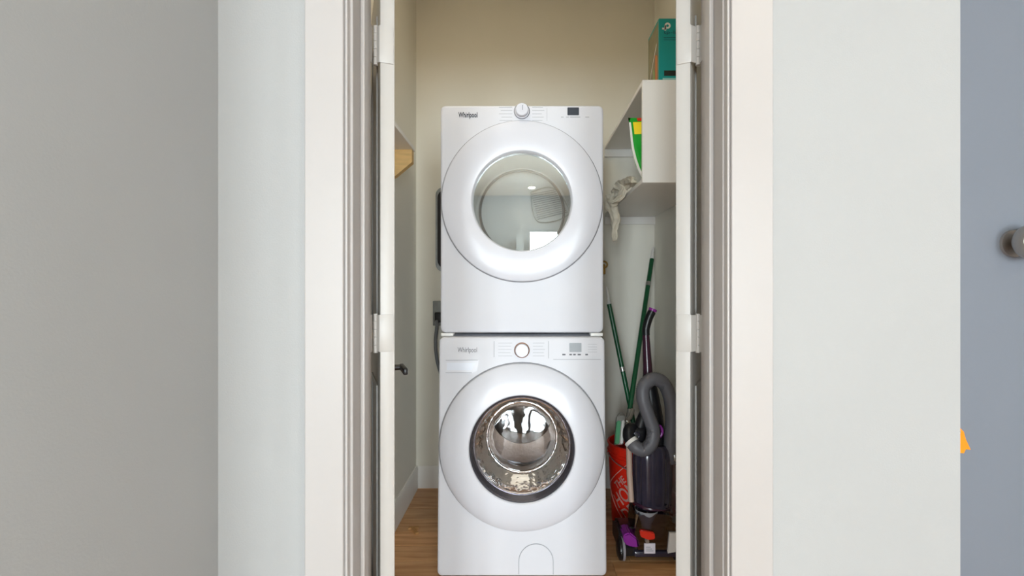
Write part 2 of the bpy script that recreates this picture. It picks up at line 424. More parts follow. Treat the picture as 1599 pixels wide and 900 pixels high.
# ------------------------------------------------------------------ stacked dryer and washer
HW = 0.343
def cabinet_bm(y0, y1, z0, z1, r=0.022):
    bm = NB(); o = rrect(-HW, HW, z0, z1, r)
    n = len(o); cx, cz = 0, (z0+z1)/2
    def ring(k, y):
        return [bm.verts.new((x-(k if x > 0 else -k), y, z-(k if z > cz else -k))) for x, z in o]
    rs = [ring(0.012, y0), ring(0.005, y0+0.0015), ring(0.0015, y0+0.005), ring(0, y0+0.012), ring(0, y1)]
    for A, B in zip(rs, rs[1:]):
        for i in range(n): bm.faces.new((A[i], A[(i+1) % n], B[(i+1) % n], B[i]))
    bm.faces.new(rs[0]); bm.faces.new(rs[-1])
    return bm
def hole_cabinet(y0, y1, z0, z1, zc, rh, r=0.022, depth=0.05):
    """cabinet whose front is open in a circle of radius rh round (0, zc)"""
    bm = cabinet_bm(y0, y1, z0, z1, r)
    f = min((f for f in bm.faces), key=lambda f: f.calc_center_median().y)
    outer = list(f.verts); bm.faces.remove(f)
    N = 96
    inner = [bm.verts.new((rh*math.cos(2*PI*k/N), y0, zc+rh*math.sin(2*PI*k/N))) for k in range(N)]
    back = [bm.verts.new((rh*math.cos(2*PI*k/N), y0+depth, zc+rh*math.sin(2*PI*k/N))) for k in range(N)]
    e1 = [bm.edges.get((outer[i], outer[(i+1) % len(outer)])) or bm.edges.new((outer[i], outer[(i+1) % len(outer)])) for i in range(len(outer))]
    e2 = [bm.edges.new((inner[i], inner[(i+1) % N])) for i in range(N)]
    bmesh.ops.triangle_fill(bm, edges=e1+e2, use_beauty=True, use_dissolve=False, normal=(0, -1, 0))
    for i in range(N): bm.faces.new((inner[i], inner[(i+1) % N], back[(i+1) % N], back[i]))
    return bm
# ---- dryer
D = root('clothes_dryer', 'white front-loading clothes dryer stacked on top of the washer', 'dryer')
DY, DZ = 2.023, 1.547
obj('cabinet', hole_cabinet(DY, 2.74, 0.995, 1.952, DZ, 0.215), M_enamel, D)
bm = NB(); torus(bm, (0, DY-0.001, DZ), 0.3375, 0.0035); obj('door_seam', bm, M_seam, D)
dd = obj('door', lathe(NB(), [(0.336, DY-0.0005), (0.336, DY-0.010), (0.335, DY-0.013), (0.332, DY-0.0145), (0.300, DY-0.018), (0.262, DY-0.020),
      (0.225, DY-0.019), (0.212, DY-0.016), (0.208, DY-0.010), (0.206, DY+0.004), (0.206, DY+0.04)], (0, 0, DZ), 'y', 128), M_plastic, D)
# window: a flat pane leaning back at the top
bm = lathe(NB(), [(0.0, 0), (0.2055, 0.0), (0.2055, 0.004), (0.0, 0.004)], (0, 0, 0), 'y', 96)
bmesh.ops.remove_doubles(bm, verts=bm.verts, dist=1e-6)
Mx = Matrix.Translation((0, DY+0.012, DZ)) @ Matrix.Rotation(-math.radians(0.3), 4, 'X')
for v in bm.verts: v.co = Mx @ v.co
g = obj('window_glass', bm, M_glassd, dd); g['label'] = 'round clear glass window'
drum = obj('drum', lathe(NB(), [(0.207, DY+0.045), (0.212, DY+0.08), (0.225, DY+0.10), (0.225, DY+0.33), (0.0, DY+0.335)], (0, 0, DZ), 'y', 72), M_drumw, D)
bm = NB(); torus(bm, (0, 2.30, DZ), 0.200, 0.006); obj('drum_ring', bm, M_printm, drum)
# lint grille on the drum's rear, upper right
gq = [at(829, 300, 2.335), at(864, 294, 2.335), at(888, 334, 2.335), at(840, 346, 2.335)]
gr = obj('lint_grille', tube(NB(), spline([gq[0], gq[1], gq[2], gq[3], gq[0]], 8), 0.0028, 8, False), M_silver, D)
for k in range(1, 14):
    t = k/14; a = gq[0].lerp(gq[3], t); b = gq[1].lerp(gq[2], t)
    obj('slat', tube(NB(), [a, b], 0.0016, 6), M_galv, gr)
bm = NB(); a, b = at(811, 350, 2.30), at(819, 390, 2.22)
prism(bm, [(a.x-0.012, 2.10), (a.x+0.02, 2.10), (a.x+0.012, 2.345), (a.x-0.004, 2.345)], 'z', 1.335, 1.42); obj('baffle', bm, M_drumw, drum)
# dryer front details
kz = EYE-(174-455)*DY/F
kn = obj('dial_knob', lathe(NB(), [(0.031, DY), (0.031, DY-0.004), (0.027, DY-0.006), (0.0265, DY-0.024), (0.024, DY-0.027), (0.0, DY-0.027)], (0, 0, kz), 'y', 40), M_plastic, D)
bm = NB(); torus(bm, (0, DY-0.002, kz), 0.031, 0.0022); obj('dial_ring', bm, M_printm, kn)
obj('pointer', box(NB(), 0.0015, 0.0035, DY-0.0285, DY-0.0268, kz-0.004, kz+0.016), M_printm, kn)
def on(px0, px1, py0, py1, Y): 
    a = at(px0, py0, Y); b = at(px1, py1, Y); return a.x, b.x, b.z, a.z
x0, x1, z0, z1 = on(886, 904, 168, 180, DY)
obj('display', prism(NB(), rrect(x0, x1, z0, z1, 0.002, 3), 'y', DY-0.0015, DY+0.002), M_disp, D)
p = at(731, 180, DY); lettering('brand_lettering', 'Whirlpool', 0.030, M_printd, D, facing(p.x, DY-0.0008, p.z), bold=0.0006, fit=0.080)
for k in range(5):
    zz = at(0, 166+k*5.2, DY).z-0.004
    for (a, b) in ((779+[0, 3, 0, 4, 1][k], 800), (831, 850-[2, 0, 4, 1, 3][k])):
        xa, xb = at(a, 0, DY).x, at(b, 0, DY).x; obj('cycle_marking', box(NB(), xa, xb, DY-0.0006, DY+0.001, zz-0.0008, zz+0.0008), M_printg, D)
for a, b in ((876, 880), (884, 888), (890, 906), (914, 920)):
    xa, xb = at(a, 0, DY).x, at(b, 0, DY).x; zz = at(0, 183, DY).z; obj('button_marking', box(NB(), xa, xb, DY-0.0006, DY+0.001, zz-0.0014, zz+0.0014), M_printg, D)
bm = NB(); xa = at(854, 0, DY).x; box(bm, xa-0.0006, xa+0.0006, DY-0.0005, DY+0.001, at(0, 189, DY).z, at(0, 169, DY).z); obj('panel_line', bm, M_printg, D)
for sx in (-1, 1):   # stacking brackets and feet
    obj('stacking_bracket', box(NB(), sx*0.315-0.026, sx*0.315+0.026, DY+0.004, DY+0.06, 0.9805, 0.994, 0.003), M_whitep, D)
    obj('foot', lathe(NB(), [(0.0, 0.981), (0.02, 0.981), (0.02, 0.996), (0.0, 0.996)], (sx*0.29, 2.62, 0), 'z', 16), M_black, D)

# ---- washer
Wm = root('washing_machine', 'white front-loading washing machine on the floor under the dryer', 'washing machine')
WY, WZ = 1.967, 0.537
SH = 0.052
def lean(bm, lim=None):
    for v in bm.verts:
        if lim is None or v.co.y < lim: v.co.y += (v.co.z-0.49)*SH
    return bm
def on_face(px, py):
    """point on the gently leaning front of the washer"""
    Y = WY
    for _ in range(6): Y = WY+((EYE-(py-455)*Y/F)-0.49)*SH
    return at(px, py, Y)
def flat(px, py):   # the same before leaning
    v = on_face(px, py); return v.x, v.z
wb = hole_cabinet(WY, 2.72, 0.018, 0.9795, WZ, 0.225, r=0.02, depth=0.04)
obj('cabinet', lean(wb, 2.1), M_enamel, Wm)
for sx in (-1, 1):
    for yy in (2.03, 2.66): obj('foot', lathe(NB(), [(0.0, 0.0), (0.024, 0.0), (0.024, 0.02), (0.0, 0.02)], (sx*0.29, yy, 0), 'z', 16), M_black, Wm)
bm = NB(); torus(bm, (0, WY-0.001, WZ), 0.3375, 0.0035); obj('door_seam', lean(bm), M_seam, Wm)
wd = obj('door', lean(lathe(NB(), [(0.336, WY-0.0005), (0.336, WY-0.010), (0.335, WY-0.014), (0.332, WY-0.017), (0.316, WY-0.027), (0.292, WY-0.036), (0.262, WY-0.042),
      (0.232, WY-0.045), (0.216, WY-0.045), (0.212, WY-0.040), (0.2115, WY-0.02), (0.2115, WY+0.03)], (0, 0, WZ), 'y', 128)), M_plastic, Wm)
obj('dark_bezel', lean(lathe(NB(), [(0.2113, WY-0.036), (0.208, WY-0.040), (0.204, WY-0.037), (0.200, WY-0.020), (0.194, WY+0.010)], (0, 0, WZ), 'y', 96)), M_bezel, wd)
bm = NB(); torus(bm, (0, WY+0.006, WZ), 0.193, 0.0045, 'y', 96); obj('chrome_ring', lean(bm), M_chrome, wd)
# glass bowl with moulded ribs
bm = NB(); prof = [(0.192, WY+0.010), (0.184, WY+0.03), (0.170, WY+0.07), (0.158, WY+0.105), (0.150, WY+0.122)]
lathe(bm, prof, (0, 0, WZ), 'y', 144)
for v in bm.verts:
    rr = math.hypot(v.co.x, v.co.z-WZ); a = math.atan2(v.co.z-WZ, v.co.x)
    if 0.155 < rr < 0.188:
        k = 1+0.012*math.sin(a*30)*(1 if abs(math.sin(a)) < 0.62 else 0.35)
        v.co.x *= k; v.co.z = WZ+(v.co.z-WZ)*k
gb = obj('glass_bowl', lean(bm), M_glassw, wd); gb['label'] = 'clear moulded glass bowl'
obj('bowl_end', lean(lathe(NB(), [(0.150, WY+0.122), (0.142, WY+0.124), (0.12, WY+0.121), (0.09, WY+0.1165), (0.05, WY+0.112), (0.001, WY+0.110)], (0, 0, WZ), 'y', 96)), M_glassc, wd)
bm = NB(); torus(bm, (0, WY+0.124, WZ), 0.150, 0.0045, 'y', 96); obj('bowl_rim', lean(bm), M_chrome, wd)
obj('door_gasket', lean(lathe(NB(), [(0.222, WY+0.035), (0.214, WY+0.06), (0.218, WY+0.08), (0.205, WY+0.10), (0.21, WY+0.13), (0.198, WY+0.15), (0.205, WY+0.17)], (0, 0, WZ), 'y', 96)), M_gasket, Wm)
wdrum = obj('drum', lathe(NB(), [(0.200, WY+0.16), (0.248, WY+0.175), (0.248, WY+0.50), (0.16, WY+0.52), (0.15, WY+0.50), (0.05, WY+0.49), (0.0, WY+0.47)], (0, 0, WZ+0.005), 'y', 96), M_steel, Wm)
for k in range(3):
    a = math.radians(62+120*k); bm = NB()
    c = Vector((math.cos(a), 0, math.sin(a))); t = Vector((-math.sin(a), 0, math.cos(a)))
    pts = []
    for (u, h) in ((-0.045, 0), (-0.018, 0.060), (0.0, 0.072), (0.018, 0.060), (0.045, 0)): pts.append((u, h))
    A = [bm.verts.new(c*(0.247-h)+t*u+Vector((0, WY+0.19, WZ+0.005))) for u, h in pts]
    B = [bm.verts.new(c*(0.247-h*0.8)+t*(u+0.05)+Vector((0, WY+0.49, WZ+0.005))) for u, h in pts]
    bm.faces.new(A); bm.faces.new(B[::-1])
    for i in range(4): bm.faces.new((A[i], A[i+1], B[i+1], B[i]))
    obj('baffle', bm, M_baffle, wdrum)
# washer front details
x, z = flat(815, 547)
kn = obj('dial_knob', lean(lathe(NB(), [(0.031, WY), (0.031, WY-0.005), (0.0275, WY-0.006), (0.027, WY-0.020), (0.025, WY-0.023), (0.0, WY-0.023)], (x, 0, z), 'y', 40)), M_plastic, Wm)
bm = NB(); torus(bm, (x, WY-0.005, z), 0.0295, 0.0025); ro = obj('dial_ring', lean(bm), M_rose, kn); ro['label'] = 'rose gold ring'
def fbox(name, pa, pb, m, par, pr=0.0006, r=0.0):
    (xa, zb), (xb, za) = flat(*pa), flat(*pb)
    bm = prism(NB(), rrect(xa, xb, za, zb, r, 3), 'y', WY-pr, WY+0.002) if r else box(NB(), xa, xb, WY-pr, WY+0.002, za, zb)
    return obj(name, lean(bm), m, par)
fbox('display', (889, 536), (908, 550), M_dispg, Wm, 0.0015, 0.002)
bm = NB(); (xa, zt) = flat(714, 541); (xb, zb) = flat(746, 553)
def warpw(co): 
    zz = (zt+zb)/2+co.y; return Vector(((xa+xb)/2+co.x, WY-0.001-co.z*0.3+(zz-0.49)*SH, zz))
lettering('brand_lettering', 'Whirlpool', 0.030, M_printm, Wm, None, fit=0.080, warp=warpw)
for k in range(5):
    for (a, b) in ((778, 800-[0, 2, 1, 3, 0][k]), (832, 851-[1, 3, 0, 2, 1][k])):
        (x0, zz), (x1, _) = flat(a, 536+k*5), flat(b, 536+k*5)
        obj('cycle_marking', lean(box(NB(), x0, x1, WY-0.0006, WY+0.001, zz-0.0008, zz+0.0008)), M_printg, Wm)
for a, b in ((878, 883), (889, 893), (895, 899), (902, 907), (914, 918)):
    (x0, zz), (x1, _) = flat(a, 554), flat(b, 554); obj('button', lean(box(NB(), x0, x1, WY-0.001, WY+0.001, zz-0.003, zz+0.003)), M_printm, Wm)
for k in range(4):
    (x0, zz), (x1, _) = flat(918, 538+k*4), flat(932, 538+k*4); obj('option_marking', lean(box(NB(), x0, x1, WY-0.0006, WY+0.001, zz-0.0007, zz+0.0007)), M_printg, Wm)
for (pa, pb) in (((771, 533), (772, 558)), ((856, 533), (857, 560)), ((864, 561), (938, 562))):
    (x0, z1), (x1, z0) = flat(*pa), flat(*pb); obj('panel_line', lean(box(NB(), x0, x1, WY-0.0006, WY+0.001, z0, z1)), M_printg, Wm)
# detergent drawer: front with a scooped grip
(xa, zt), (xb, zb) = flat(696, 562), flat(748, 583)
dw = obj('detergent_drawer', lean(prism(NB(), [(xa, zt), (xb, zt), (xb-0.006, zb+0.012), (xb-0.03, zb), (xa, zb)], 'y', WY-0.0025, WY+0.003)), M_plastic, Wm)
obj('grip_recess', lean(prism(NB(), [(xa+0.006, zt-0.012), (xb-0.012, zt-0.012), (xb-0.03, zb+0.012), (xa+0.006, zb+0.012)], 'y', WY-0.0034, WY)), mat('drawer_grip_grey', (206, 210, 220), 0.3), dw)
obj('edge_line', lean(box(NB(), xa, xb-0.004, WY-0.0038, WY, zt-0.003, zt-0.001)), M_printg, dw); obj('edge_line', lean(box(NB(), xa, xb-0.03, WY-0.0038, WY, zb+0.001, zb+0.003)), M_printg, dw)
# service flap at the bottom
(xc, zc) = flat(837, 877); bm = NB()
arc = [(xc+0.068*math.cos(t), zc+0.068*math.sin(t)) for t in [PI*k/20 for k in range(21)]]+[(xc-0.068, zc-0.05), (xc+0.068, zc-0.05)]
fl = obj('service_flap', lean(prism(NB(), arc, 'y', WY-0.0025, WY+0.002)), M_enamel, Wm)
bm = tube(NB(), [Vector((a, WY-0.001, b)) for a, b in ([(xc+0.069, zc-0.05)]+[(xc+0.069*math.cos(t), zc+0.069*math.sin(t)) for t in [PI*k/20 for k in range(21)]]+[(xc-0.069, zc-0.05)])], 0.0016, 6)
obj('flap_seam', lean(bm), M_printg, fl)

# ------------------------------------------------------------------ on the back wall
v = root('dryer_vent_box', 'galvanised recessed vent box behind the dryer on the left', 'vent box')
bm = NB(); z0, z1, x0, x1 = 1.284, 1.79, -0.514, -0.16
prism(bm, rrect(x0, x1, z0, z1, 0.05), 'y', YBK-0.006, YBK); obj('flange', bm, M_galv, v)
obj('recess_shade', prism(NB(), rrect(x0+0.012, x1-0.012, z0+0.02, z1-0.015, 0.05), 'y', YBK-0.009, YBK-0.004), M_void, v)  # flat dark sheet painted as the shade inside the box
bm = NB(); torus(bm, (-0.33, YBK-0.02, 1.45), 0.055, 0.012); obj('duct_collar', bm, M_galv, v)
o = root('power_outlet', 'grey power outlet box on the back wall beside the dryer', 'outlet')
a = at(678, 470, YBK); b = at(700, 508, YBK)
obj('plate', box(NB(), a.x, a.x+0.115, YBK-0.05, YBK, b.z, a.z, 0.004), M_galv, o)
path = spline([Vector((a.x+0.03, YBK-0.085, b.z+0.03)), at(682, 512, 2.76), at(680, 535, 2.76), at(683, 565, 2.75), Vector((-0.44, 2.77, 0.6)), Vector((-0.40, 2.78, 0.35))], 8)
pcord = obj('power_cord', tube(NB(), path, 0.010, 10), M_cord, D); pcord['label'] = 'thick grey power cord'
obj('plug', box(NB(), a.x+0.015, a.x+0.075, YBK-0.085, YBK-0.0505, b.z+0.02, b.z+0.08, 0.008), M_black, pcord)
wv = root('water_valve', 'small brass water valve on the back wall right of the dryer', 'valve')
obj('valve_body', tube(NB(), [Vector((0.478, YBK, 1.32)), Vector((0.478, YBK-0.05, 1.32)), Vector((0.478, YBK-0.055, 1.27))], 0.011, 12), M_brass, wv)
bm = NB(); torus(bm, (0.478, YBK-0.07, 1.325), 0.018, 0.005, 'y', 20); obj('hand_wheel', bm, M_brass, wv)

# ------------------------------------------------------------------ left shelf with pine bracket
s = root('wall_shelf', 'narrow white wall shelf on a pine bracket, left of the dryer', 'shelf')
XS, ZS, YE = -0.50, 1.822, 2.25
obj('board', box(NB(), XL, XS, 1.45, YE+0.004, ZS, ZS+0.019, 0.0015, 1), M_board_lift, s)
bm = prism(NB(), [(XL, ZS), (XS-0.006, ZS), (XS-0.006, ZS-0.058), (XS-0.083, ZS-0.122), (XL, ZS-0.14)], 'y', YE-0.036, YE)
obj('bracket', bm, M_pine, s)['label'] = 'pine wood bracket with a cut corner'
bm = prism(NB(), [(XL, ZS), (XS-0.006, ZS), (XS-0.006, ZS-0.058), (XS-0.083, ZS-0.122), (XL, ZS-0.14)], 'y', 1.50, 1.536)
obj('bracket', bm, M_pine, s)

# ------------------------------------------------------------------ right shelf unit
u = root('shelf_unit', 'white two-tier shelf unit with a solid end panel on the right wall', 'shelf unit')
SX, SY = 0.49, 1.957
ZT, ZB = 2.030, 1.612
obj('end_panel', box(NB(), SX, XRW, SY, SY+0.018, ZB, ZT, 0.0015, 1), M_board_lift, u)
obj('shelf', box(NB(), SX, XRW, SY+0.018, YBK, ZT-0.018, ZT, 0.0015, 1), M_board_lift, u)
obj('shelf', box(NB(), SX, XRW, SY+0.018, YBK, ZB, ZB+0.018, 0.0015, 1), M_board_lift, u)
obj('ledger', box(NB(), SX, XRW, YBK-0.02, YBK, ZT-0.018-0.045, ZT-0.0185, 0.0015, 1), M_board_lift, u)
obj('ledger', box(NB(), SX, XRW, YBK-0.02, YBK, ZB-0.045, ZB-0.0005, 0.0015, 1), M_board_lift, u)

# ---- teal box on top
t = root('product_box', 'teal cardboard box with a white logo on top of the shelf unit', 'box')
bx0, by0, bz0 = 0.564, 1.985, ZT
BW, BD, BH = 0.14, 0.165, 0.265
obj('carton', box(NB(), bx0, bx0+BW, by0, by0+BD, bz0, bz0+BH, 0.001, 1), M_teal, t)
side = obj('side_print', box(NB(), bx0-0.0006, bx0+0.001, by0+0.006, by0+BD-0.004, bz0+0.004, bz0+BH-0.012), M_boxside, t)
obj('side_stripe', prism(NB(), [(by0+0.02, bz0+0.02), (by0+0.05, bz0+0.02), (by0+0.05, bz0+0.14), (by0+0.02, bz0+0.12)], 'x', bx0-0.0012, bx0), M_orange, side)
obj('side_stripe', prism(NB(), [(by0+0.06, bz0+0.01), (by0+0.075, bz0+0.01), (by0+0.075, bz0+0.09), (by0+0.06, bz0+0.07)], 'x', bx0-0.0012, bx0), M_lime, side)
obj('side_line', prism(NB(), [(by0+0.03, bz0+0.17), (by0+0.13, bz0+0.07), (by0+0.13, bz0+0.075), (by0+0.03, bz0+0.178)], 'x', bx0-0.0012, bx0), M_whitep, side)
# white ring-shaped mark with a small flag, then lettering
lx, lz = bx0+0.036, bz0+BH-0.030
bm = lathe(NB(), [(0.0125, by0-0.0008), (0.0055, by0-0.0008), (0.0055, by0+0.0005), (0.0125, by0+0.0005), (0.0125, by0-0.0008)], (lx, 0, lz), 'y', 28)
box(bm, lx-0.0125, lx-0.006, by0-0.0008, by0+0.0005, lz-0.020, lz); box(bm, lx-0.022, lx-0.0045, by0-0.0008, by0+0.0005, lz-0.016, lz-0.009)
obj('logo_mark', bm, M_whitep, t)
lettering('brand_lettering', 'tp-link', 0.020, M_teald, t, facing(bx0+0.062, by0-0.0006, bz0+BH-0.058), fit=0.085)
for k, (wd_, zz) in enumerate(((0.085, 0.078), (0.095, 0.087))):
    obj('print_line', box(NB(), bx0+0.020, bx0+0.020+wd_, by0-0.0006, by0+0.0005, bz0+BH-zz-0.0025, bz0+BH-zz), M_teald, t)
obj('barcode_sticker', box(NB(), bx0+0.022, bx0+BW-0.012, by0-0.0006, by0+0.0005, bz0+0.028, bz0+0.050), M_blackp, t)
obj('print_line', box(NB(), bx0+0.016, bx0+BW-0.008, by0-0.0007, by0+0.0005, bz0+0.010, bz0+0.019), mat('pale_teal_print', (150, 204, 198), 0.5), t)

# ---- green pouch on the lower shelf
def pouch_bm(x0, x1, y0, y1, z0, h, leanx):
    bm = NB(); nu, nv = 14, 16; g = []
    for side in (-1, 1):
        rows = []
        for j in range(nv+1):
            tv = j/nv; row = []
            for i in range(nu+1):
                tu = i/nu
                bul = (math.sin(PI*tu)**0.6)*((1-tv)**0.45 if tv > 0.02 else 1.0)*(0.75+0.25*math.sin(9*tu+5*tv))
                yy = (y0+y1)/2+side*(y1-y0)/2*bul*(0.25+0.75*min(1, (1-tv)*1.4))
                taper = 0.016*(1-min(1, tv*4))
                wv = 0.004*math.sin(7*tv+1.2)
                row.append(bm.verts.new((x0+taper+(x1-x0-2*taper)*tu+leanx*tv+wv*(1-tu), yy, z0+h*tv)))
            rows.append(row)
        for j in range(nv):
            for i in range(nu): bm.faces.new((rows[j][i], rows[j][i+1], rows[j+1][i+1], rows[j+1][i]))
        g.append(rows)
    for i in range(nu): bm.faces.new((g[0][0][i], g[0][0][i+1], g[1][0][i+1], g[1][0][i]))
    bmesh.ops.remove_doubles(bm, verts=bm.verts, dist=0.0008)
    return bm
pz = ZB+0.018
p = root('detergent_pouch', 'bright green and yellow laundry pouch leaning out of the right shelf', 'pouch')
pb = obj('pouch_body', pouch_bm(0.492, 0.66, 1.990, 2.075, pz, 0.272, -0.048), M_pouch, p, 60)
def pouch_patch(name, u0, u1, v0, v1, m, off=0.0015):
    """a printed panel that follows the pouch's near side"""
    bm = NB(); rows = []
    for j in range(7):
        tv = v0+(v1-v0)*j/6; row = []
        for i in range(9):
            tu = u0+(u1-u0)*i/8
            bul = (math.sin(PI*max(0.001, min(0.999, tu)))**0.6)*((1-tv)**0.45)*(0.75+0.25*math.sin(9*tu+5*tv))
            yy = (1.990+2.075)/2-(2.075-1.990)/2*bul*(0.25+0.75*min(1, (1-tv)*1.4))-off
            taper = 0.016*(1-min(1, tv*4)); wv = 0.004*math.sin(7*tv+1.2)
            row.append(bm.verts.new((0.492+taper+(0.168-2*taper)*tu-0.048*tv+wv*(1-tu), yy, pz+0.272*tv)))
        rows.append(row)
    for j in range(6):
        for i in range(8): bm.faces.new((rows[j][i], rows[j][i+1], rows[j+1][i+1], rows[j+1][i]))
    return obj(name, bm, m, p)
pouch_patch('yellow_band', 0.10, 0.98, 0.74, 0.93, M_yellow)
pouch_patch('red_zip', 0.22, 0.8, 0.945, 0.995, M_red)
pouch_patch('white_edge', 0.0, 0.05, 0.08, 0.93, M_whitep, 0.001)
pouch_patch('pale_mark', 0.28, 0.7, 0.52, 0.60, mat('pale_green_print', (170, 214, 120), 0.4))
pouch_patch('blue_mark', 0.32, 0.7, 0.26, 0.31, mat('blue_print', (40, 110, 150), 0.4))

# ---- crumpled rag over the lower shelf's edge
def rag_bm():
    from mathutils import noise
    bm = NB()
    def strip(pts, w0, w1, th, tw, ph):
        """a gathered strip of cloth: flattened, pleated tube"""
        pth = spline(pts, 10); n = 36; rings = []
        for i, p in enumerate(pth):
            f = i/(len(pth)-1); t = (pth[min(i+1, len(pth)-1)]-pth[max(i-1, 0)]).normalized()
            a = Vector((0.35, -1.0, 0.2)); a = (a-t*a.dot(t)).normalized(); b = t.cross(a)
            ang = tw*f+ph; a, b = a*math.cos(ang)+b*math.sin(ang), b*math.cos(ang)-a*math.sin(ang)
            w = (w0+(w1-w0)*f)*(0.35+0.65*math.sin(PI*min(0.98, max(0.06, f)))**0.5); ring = []
            for k in range(n):
                q = 2*PI*k/n; pl = 0.30*math.sin(3*q+4*f+ph)+0.16*math.sin(7*q-3*f)
                ring.append(bm.verts.new(p+b*(w*math.cos(q)*(1+pl))+a*(th*math.sin(q)*(1+pl))))
            rings.append(ring)
        for A, B in zip(rings, rings[1:]):
            for k in range(n): bm.faces.new((A[k], A[(k+1) % n], B[(k+1) % n], B[k]))
        bm.faces.new(rings[0]); bm.faces.new(rings[-1])
    strip([at(990, 281, 2.10), at(979, 285, 2.18), at(968, 291, 2.25), at(958, 298, 2.33)], 0.026, 0.024, 0.012, 0.8, 0.2)
    strip([at(962, 288, 2.26), at(972, 294, 2.22), at(969, 306, 2.23), at(958, 316, 2.27), at(951, 312, 2.31)], 0.020, 0.022, 0.011, 1.5, 0.9)
    strip([at(954, 304, 2.31), at(956, 322, 2.30), at(961, 340, 2.30), at(959, 358, 2.31), at(961, 376, 2.31)], 0.030, 0.012, 0.011, 1.0, 0.4)
    for v in bm.verts:
        v.co += noise.noise_vector(v.co*45)*0.006
    return bm
tag(obj('cleaning_rag', rag_bm(), M_rag, None, 80), 'crumpled off-white rag hanging over the lower shelf beside the dryer', 'rag')

# ------------------------------------------------------------------ bucket
bk = root('bucket', 'orange-red plastic bucket with diagonal lettering behind the vacuum cleaner', 'bucket')
bc = Vector((0.600, 2.455, 0)); RB, RT, HB = 0.138, 0.160, 0.405
bm = lathe(NB(), [(0.0, 0.006), (RB-0.004, 0.006), (RB, 0.0), (RB+0.0015, 0.004), (RT-0.003, HB-0.06), (RT-0.003, HB), (RT-0.007, HB), (RT-0.008, HB-0.06), (RB-0.004, 0.012), (0.0, 0.012)], bc, 'z', 64)
bmesh.ops.remove_doubles(bm, verts=bm.verts, dist=1e-6); obj('body', bm, M_bucket, bk)
for zz in (HB-0.006, HB-0.045, HB-0.062):
    bm = NB(); torus(bm, (bc.x, bc.y, zz), RT-0.001, 0.0045, 'z', 64); obj('rim_band', bm, M_bucket, bk)
hp = [bc+Vector((RT*math.cos(t)*1.02, -0.02-0.155*math.sin(t), HB-0.05-0.05*math.sin(t))) for t in [PI*k/24 for k in range(25)]]
obj('wire_handle', tube(NB(), hp, 0.0025, 8), M_silver, bk)
def on_bucket(co, cx=-0.090, cz=0.18, off=0.0015):
    """print at 45 degrees on the bucket's curved front"""
    a = math.radians(45); X = co.x*math.cos(a)-co.y*math.sin(a); Z = co.x*math.sin(a)+co.y*math.cos(a)
    z = cz+Z; rr = RB+(RT-0.003-RB)*z/(HB-0.06)+off+abs(co.z); th = (X+cx)/rr
    return bc+Vector((rr*math.sin(th), -rr*math.cos(th), z))
for txt, yy, sz, ft in (('THE', 0.070, 0.050, 0.08), ('HOME', 0.010, 0.098, 0.19), ('DEPOT', -0.062, 0.078, 0.19)):
    lettering('lettering', txt, sz, M_logo, bk, None, bold=0.0012, fit=ft, warp=lambda co, yy=yy: on_bucket(Vector((co.x, co.y+yy, co.z))))
h = 0.112
for q in range(4):
    cs = [(-h, -h), (h, -h), (h, h), (-h, h)]; a, b = cs[q], cs[(q+1) % 4]
    pth = [on_bucket(Vector((a[0]+(b[0]-a[0])*k/12, a[1]+(b[1]-a[1])*k/12, 0)), off=0.001) for k in range(13)]
    obj('logo_frame', tube(NB(), pth, 0.0016, 6), M_logo, bk)

# ------------------------------------------------------------------ the two green-handled mops
def handle_parts(par, p0, p1, p2, rad, ringpos):
    """p0 foot, p1 top of the green sleeve, p2 end of the white hang tip"""
    obj('handle', tube(NB(), [p0, p0.lerp(p1, 0.5), p1], rad, 14), M_green, par)
    obj('hang_tip', tube(NB(), spline([p1-(p1-p0).normalized()*0.004, p1.lerp(p2, 0.4), p2], 5), [rad*0.95-rad*0.6*i/10 for i in range(11)], 10), M_whitep, par)
    c = p0.lerp(p1, ringpos); d = (p1-p0).normalized()*0.012
    obj('silver_collar', tube(NB(), [c-d, c+d], rad*1.12, 14), M_silver, par)
m1 = root('sponge_mop', 'taller green-handled mop with a zinc clamp head beside the vacuum', 'mop')
p1, pm = at(1018, 405, 2.74), at(983, 642, 2.43)
p0 = pm+(pm-p1).normalized()*0.05
handle_parts(m1, p0, p1, at(1020, 386, 2.75), 0.0125, 0.83)
hp0 = at(986, 640, 2.40); 
br = obj('clamp_bracket', tube(NB(), spline([at(988, 640, 2.41), at(984, 652, 2.38), at(978, 655, 2.37), at(970, 648, 2.36), at(966, 652, 2.355)], 6), 0.011, 10), M_silver, m1)
obj('clamp_bracket', tube(NB(), spline([at(983, 640, 2.41), at(980, 660, 2.37), at(974, 668, 2.36)], 6), 0.010, 10), M_silver, m1)
def slab_between(a, b, wx, ty, m, name, par):
    d = (b-a); s_ = Vector((1, 0, 0)); nn = d.cross(s_).normalized(); bm = NB()
    vs = []
    for pnt in (a, b):
        for (i, j) in ((-1, -1), (1, -1), (1, 1), (-1, 1)): vs.append(bm.verts.new(pnt+s_*wx*i+nn*ty*j))
    for q in ((0, 1, 2, 3), (7, 6, 5, 4), (0, 4, 5, 1), (1, 5, 6, 2), (2, 6, 7, 3), (3, 7, 4, 0)): bm.faces.new([vs[k] for k in q])
    bmesh.ops.bevel(bm, geom=list(bm.edges), offset=0.004, segments=2, affect='EDGES')
    return obj(name, bm, m, par)
slab_between(at(969, 650, 2.352), at(966, 695, 2.30), 0.020, 0.018, M_silver, 'head_plate', m1)
slab_between(at(966, 658, 2.325), at(963, 694, 2.275), 0.010, 0.012, M_greenl, 'sponge', m1)
slab_between(at(973, 657, 2.325), at(970, 694, 2.275), 0.006, 0.012, M_whitep, 'press_bar', m1)
